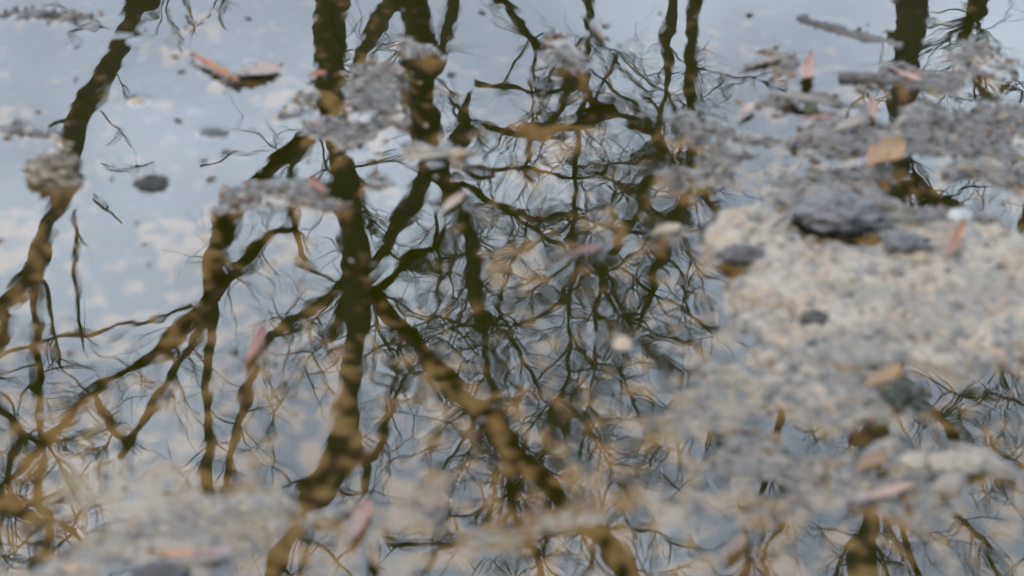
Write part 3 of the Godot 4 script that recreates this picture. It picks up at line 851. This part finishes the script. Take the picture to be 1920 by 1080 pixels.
	stick("stick", "short pale stick lying across the trunks' mirror images", [765, 296, 884, 280], 16, Color(0.22, 0.19, 0.14), Color(0.13, 0.12, 0.105), -0.0015, 0.03)

	stone("stone", "cream stone with a dark left side in the water at the left", "stone", 100, 328, 96, 56, 0.5, Color(0.05, 0.04, 0.025), Color(0.30, 0.24, 0.16), 0.4, 0.3)
	stone("stone", "small dark stone in open water right of the cream stone", "stone", 286, 344, 64, 32, 0.45, dark, Color(0.04, 0.035, 0.033), 0.3, 0.3)
	stone("stone", "flat grey stone just breaking the open water at the upper left", "stone", 402, 249, 68, 24, 0.28, Color(0.05, 0.05, 0.05), Color(0.09, 0.09, 0.088), 0.3, 0.4)
	stone("stone", "tiny white pebble with a brown side at the upper left", "stone", 260, 189, 36, 18, 0.45, Color(0.55, 0.52, 0.45), Color(0.25, 0.15, 0.08), 0.3, 0.3)
	stone("stone", "round cream pebble alone among mirrored twigs right of the middle", "stone", 1167, 641, 34, 28, 0.5, Color(0.48, 0.36, 0.22), Color(0.40, 0.32, 0.22), 0.2, 0.3)
	stone("stone", "white rounded stone at the lower right", "stone", 1796, 878, 108, 40, 0.26, Color(0.24, 0.21, 0.17), pale, 0.35, 0.42)
	stone("stone", "pale stone touching the white rounded one on its left", "stone", 1716, 872, 54, 30, 0.4, Color(0.34, 0.30, 0.24), pale, 0.35, 0.35)
	stone("stone", "grey flat stone cut by the bottom edge at the left", "stone", 298, 1074, 110, 26, 0.35, Color(0.06, 0.062, 0.065), Color(0.10, 0.10, 0.10), 0.3, 0.35)
	stone("stone", "white pebble at the lit edge of the thicket's mirror image on the right", "stone", 1800, 420, 46, 24, 0.5, Color(0.5, 0.5, 0.5), Color(0.42, 0.42, 0.42), 0.25, 0.3)
	stone("clod", "large slate grey clod of mud on the pale gravel bank", "clod", 1572, 412, 150, 70, 0.28, Color(0.10, 0.102, 0.106), Color(0.16, 0.156, 0.155), 0.45, 0.36, "clods of mud on the gravel bank")
	stone("clod", "low grey clod right of the large slate grey one", "clod", 1700, 476, 84, 34, 0.24, Color(0.09, 0.09, 0.09), Color(0.14, 0.138, 0.135), 0.45, 0.42, "clods of mud on the gravel bank")
	stone("clod", "dark clod at the left tip of the gravel bank", "clod", 1390, 490, 80, 40, 0.26, Color(0.06, 0.055, 0.05), Color(0.11, 0.105, 0.10), 0.5, 0.45, "clods of mud on the gravel bank")
	stone("clod", "dark wedge shaped clod below the gravel bank", "clod", 1536, 606, 62, 34, 0.3, Color(0.025, 0.023, 0.015), Color(0.08, 0.076, 0.065), 0.5, 0.42, "clods of mud on the gravel bank")
	stone("acorn", "dark green acorn under the soaked grey leaf at the upper right", "acorn", 1521, 206, 28, 28, 0.8, Color(0.012, 0.011, 0.006), Color(0.06, 0.065, 0.012), 0.1, 0.1, "acorns")
	stone("moss_tuft", "dark green moss tuft beside the ochre leaf on the right", "moss", 1690, 742, 56, 50, 0.3, Color(0.012, 0.018, 0.005), Color(0.028, 0.034, 0.01), 0.9, 0.4, "moss")
	var spots := [[495, 391, 22], [460, 380, 18], [470, 408, 16], [135, 84, 18], [92, 14, 24], [90, 30, 20], [8, 30, 24], [195, 28, 20], [486, 192, 20], [520, 196, 18], [364, 205, 26], [140, 130, 12], [265, 108, 14], [492, 232, 14], [504, 258, 16], [290, 218, 26], [470, 110, 26], [166, 510, 12], [740, 375, 26]]
	for k in spots.size():
		var s: Array = spots[k]
		stone("pebble", ["dark mud crumb on the grey silt bar left of the trunk", "mud crumb left of its darkest neighbour on the silt bar", "lower mud crumb on the silt bar", "mud crumb beside the leaning tree's mirror image at the upper left", "dark crumb near the top edge at the left", "crumb just under another near the top left edge", "crumb at the left edge near the top corner", "crumb close to the leaning trunk at the top edge", "left one of two crumbs below the orange edged leaf", "right one of two crumbs below the orange edged leaf", "grey crumb right of the tiny white pebble", "faint crumb in pale water left of the leaning trunk", "faint crumb just right of the leaning trunk", "upper of two crumbs right of the flat grey stone", "lower of two crumbs right of the flat grey stone", "grey crumb right below the tiny white pebble", "dark crumb lying on the orange edged leaf's far side", "lone faint crumb in the open pale water at the left", "round grey crumb between the two trunks' mirror images"][k], "pebble", s[0], s[1], s[2], s[2] * 0.5, 0.4, Color(0.03, 0.027, 0.025), Color(0.07, 0.062, 0.055), 0.4, 0.4, "crumbs of mud in the puddle")

# pebbles bedded in the bank: the largest as parts of the ground, the rest as one mass
func build_gravel() -> void:
	var kinds := []
	var tints := [[0.26, 0.215, 0.15], [0.20, 0.16, 0.115], [0.22, 0.16, 0.12], [0.15, 0.14, 0.13], [0.10, 0.095, 0.085], [0.25, 0.22, 0.17], [0.16, 0.13, 0.09]]
	for k in tints.size():
		var c := Color(tints[k][0], tints[k][1], tints[k][2])
		kinds.append(stone_mesh(31 + k * 5, 1.0, 0.45, [c, c * 0.8], 9, 6))
	var made := 0
	var tries := 0
	var small: Array = []
	for k in kinds:
		small.append([])
	while tries < 60000:
		tries += 1
		var x := rng.randf_range(-0.62, 0.62)
		var z := rng.randf_range(-4.0, -2.52)
		var l := lay(x, z)
		var mm := l.x * 1000.0
		var want := 0.22 * smoothstep(0.3, 3.5, mm) * (0.25 + 0.75 * smoothstep(0.25, 0.75, l.y)) * 0.5
		if rng.randf() > want:
			continue
		var which := rng.randi() % kinds.size()
		if l.y < 0.4 and which in [0, 1, 2, 5]:
			which = 3 + rng.randi() % 2
		var big := made < 280 and rng.randf() < 0.05
		var r := rng.randf_range(0.005, 0.0085) if big else rng.randf_range(0.0012, 0.0034)
		var basis_ := Basis(Vector3.UP, rng.randf() * TAU) * Basis.from_scale(Vector3(r * rng.randf_range(0.9, 1.5), r * rng.randf_range(0.4, 0.7), r))
		var at := Transform3D(basis_, Vector3(x, l.x - r * 0.12, z))
		if big:
			made += 1
			var m := part("stone", kinds[which], M.grit, M.ground_node)
			m.transform = at
		else:
			small[which].append(at)
	for k in kinds.size():
		var mm := MultiMesh.new()
		mm.transform_format = MultiMesh.TRANSFORM_3D
		mm.mesh = kinds[k]
		mm.instance_count = small[k].size()
		for i in small[k].size():
			mm.set_instance_transform(i, small[k][i])
		var o := MultiMeshInstance3D.new()
		o.name = numbered("gravel")
		o.multimesh = mm
		o.material_override = M.grit
		o.set_meta("kind", "stuff")
		o.set_meta("label", "fine gravel and grit bedded in the puddle's banks")
		add_child(o)

# soaked scraps of leaf, lying thick on the silt and thinly afloat
func build_litter() -> void:
	var kinds := []
	for c in [Color(0.06, 0.05, 0.042), Color(0.11, 0.095, 0.08), Color(0.02, 0.016, 0.012), Color(0.16, 0.13, 0.10), Color(0.13, 0.075, 0.045)]:
		kinds.append(leaf_mesh(1.0, 0.55, 1.0, 0.08, 0.6, c, c * 0.7, kinds.size() * 7 + 3))
	var where: Array = []
	for k in kinds:
		where.append([])
	for t in 26000:
		var x := rng.randf_range(-0.62, 0.62)
		var z := rng.randf_range(-4.05, -2.55)
		var l := lay(x, z)
		var mm := l.x * 1000.0
		var want := smoothstep(-4.0, 0.0, mm) * (1.0 - smoothstep(0.3, 0.6, l.y)) * 0.6 + 0.05 * smoothstep(-4.0, 0.0, mm) + 0.010
		if rng.randf() > want:
			continue
		var r := rng.randf_range(0.004, 0.013)
		var lift := maxf(l.x, 0.0) + 0.0002
		var b := Basis(Vector3.UP, rng.randf() * TAU) * Basis(Vector3.RIGHT, rng.randfn(0, 0.25)) * Basis.from_scale(Vector3.ONE * r)
		where[rng.randi() % kinds.size()].append(Transform3D(b, Vector3(x, lift, z)))
	for k in kinds.size():
		var mm := MultiMesh.new()
		mm.transform_format = MultiMesh.TRANSFORM_3D
		mm.mesh = kinds[k]
		mm.instance_count = where[k].size()
		for i in where[k].size():
			mm.set_instance_transform(i, where[k][i])
		var o := MultiMeshInstance3D.new()
		o.name = numbered("leaf_litter")
		o.multimesh = mm
		o.material_override = M.scrap
		o.set_meta("kind", "stuff")
		o.set_meta("label", "soaked scraps of rotted leaf on the silt bars")
		add_child(o)

func thin_cloud() -> ImageTexture:       # pale high cloud, thin and broken
	var n := FastNoiseLite.new()
	n.noise_type = FastNoiseLite.TYPE_SIMPLEX_SMOOTH
	n.frequency = 1.0
	n.fractal_octaves = 4
	n.seed = 91
	var im := Image.create(1024, 512, false, Image.FORMAT_RGBA8)
	for y in 256:
		var lat := PI / 2 - PI * (y + 0.5) / 512.0
		for x in 1024:
			var lon := TAU * x / 1024.0
			var v := n.get_noise_3d(cos(lat) * cos(lon) * 6.0, sin(lat) * 9.0, cos(lat) * sin(lon) * 6.0)
			im.set_pixel(x, y, Color(0.93, 0.97, 1.0, 0.5 * smoothstep(-0.1, 0.4, v)))
	return ImageTexture.create_from_image(im)

func _ready() -> void:
	rng.seed = 4711
	var pitch := deg_to_rad(PITCH)
	fwd = Vector3(0, -sin(pitch), -cos(pitch))
	upv = Vector3(0, cos(pitch), -sin(pitch))
	tan_half = tan(deg_to_rad(VFOV) * 0.5)
	var cam := Camera3D.new()
	cam.name = "camera"
	cam.position = Vector3(0, EYE, 0)
	cam.rotation_degrees = Vector3(-PITCH, 0, 0)
	cam.near = 0.05
	cam.far = 400.0
	var lens := CameraAttributesPhysical.new()
	lens.frustum_focal_length = 12.0 / tan_half
	lens.frustum_focus_distance = 8.0
	lens.exposure_aperture = 13.0
	lens.frustum_near = 0.05
	lens.frustum_far = 400.0
	cam.attributes = lens
	cam.fov = VFOV
	add_child(cam)
	var env := Environment.new()
	env.background_mode = Environment.BG_SKY
	var sky := Sky.new()
	var ps := ProceduralSkyMaterial.new()
	ps.sky_top_color = lin(0.60, 0.71, 0.90)
	ps.sky_horizon_color = lin(0.84, 0.94, 1.08)
	ps.sky_curve = 0.2
	ps.ground_bottom_color = lin(0.1, 0.09, 0.07)
	ps.ground_horizon_color = lin(0.3, 0.3, 0.3)
	ps.sky_cover = thin_cloud()
	ps.sky_cover_modulate = Color.WHITE
	sky.sky_material = ps
	env.sky = sky
	env.ambient_light_source = Environment.AMBIENT_SOURCE_SKY
	env.tonemap_mode = Environment.TONE_MAPPER_LINEAR
	env.tonemap_exposure = 2.65
	env.sdfgi_enabled = true
	env.ssao_enabled = true
	env.ssil_enabled = true
	var we := WorldEnvironment.new()
	we.name = "world_environment"
	we.environment = env
	add_child(we)
	var sun := DirectionalLight3D.new()
	sun.name = "sun"
	sun.light_energy = 0.4
	sun.light_color = Color(1.0, 0.93, 0.82)
	sun.light_angular_distance = 10.0
	sun.shadow_enabled = true
	sun.rotation_degrees = Vector3(-38, -60, 0)
	add_child(sun)

	n_a = FastNoiseLite.new()
	n_a.noise_type = FastNoiseLite.TYPE_SIMPLEX_SMOOTH
	n_a.frequency = 1.0
	n_a.fractal_octaves = 1
	n_a.seed = 5
	for n in [n_a]:
		n.frequency = 0.35
	n_b = FastNoiseLite.new()
	n_b.noise_type = FastNoiseLite.TYPE_SIMPLEX_SMOOTH
	n_b.frequency = 0.35
	n_b.fractal_octaves = 2
	n_b.seed = 11
	n_c = FastNoiseLite.new()
	n_c.noise_type = FastNoiseLite.TYPE_SIMPLEX_SMOOTH
	n_c.frequency = 0.4
	n_c.fractal_octaves = 2
	n_c.seed = 23
	make_materials()
	for w in WET:
		var p := ground_at(w[0], w[1])
		contacts.append([p.x, p.z, w[2] * 0.8])
	build_ground()
	build_trees()
	build_debris()
	build_gravel()
	build_litter()
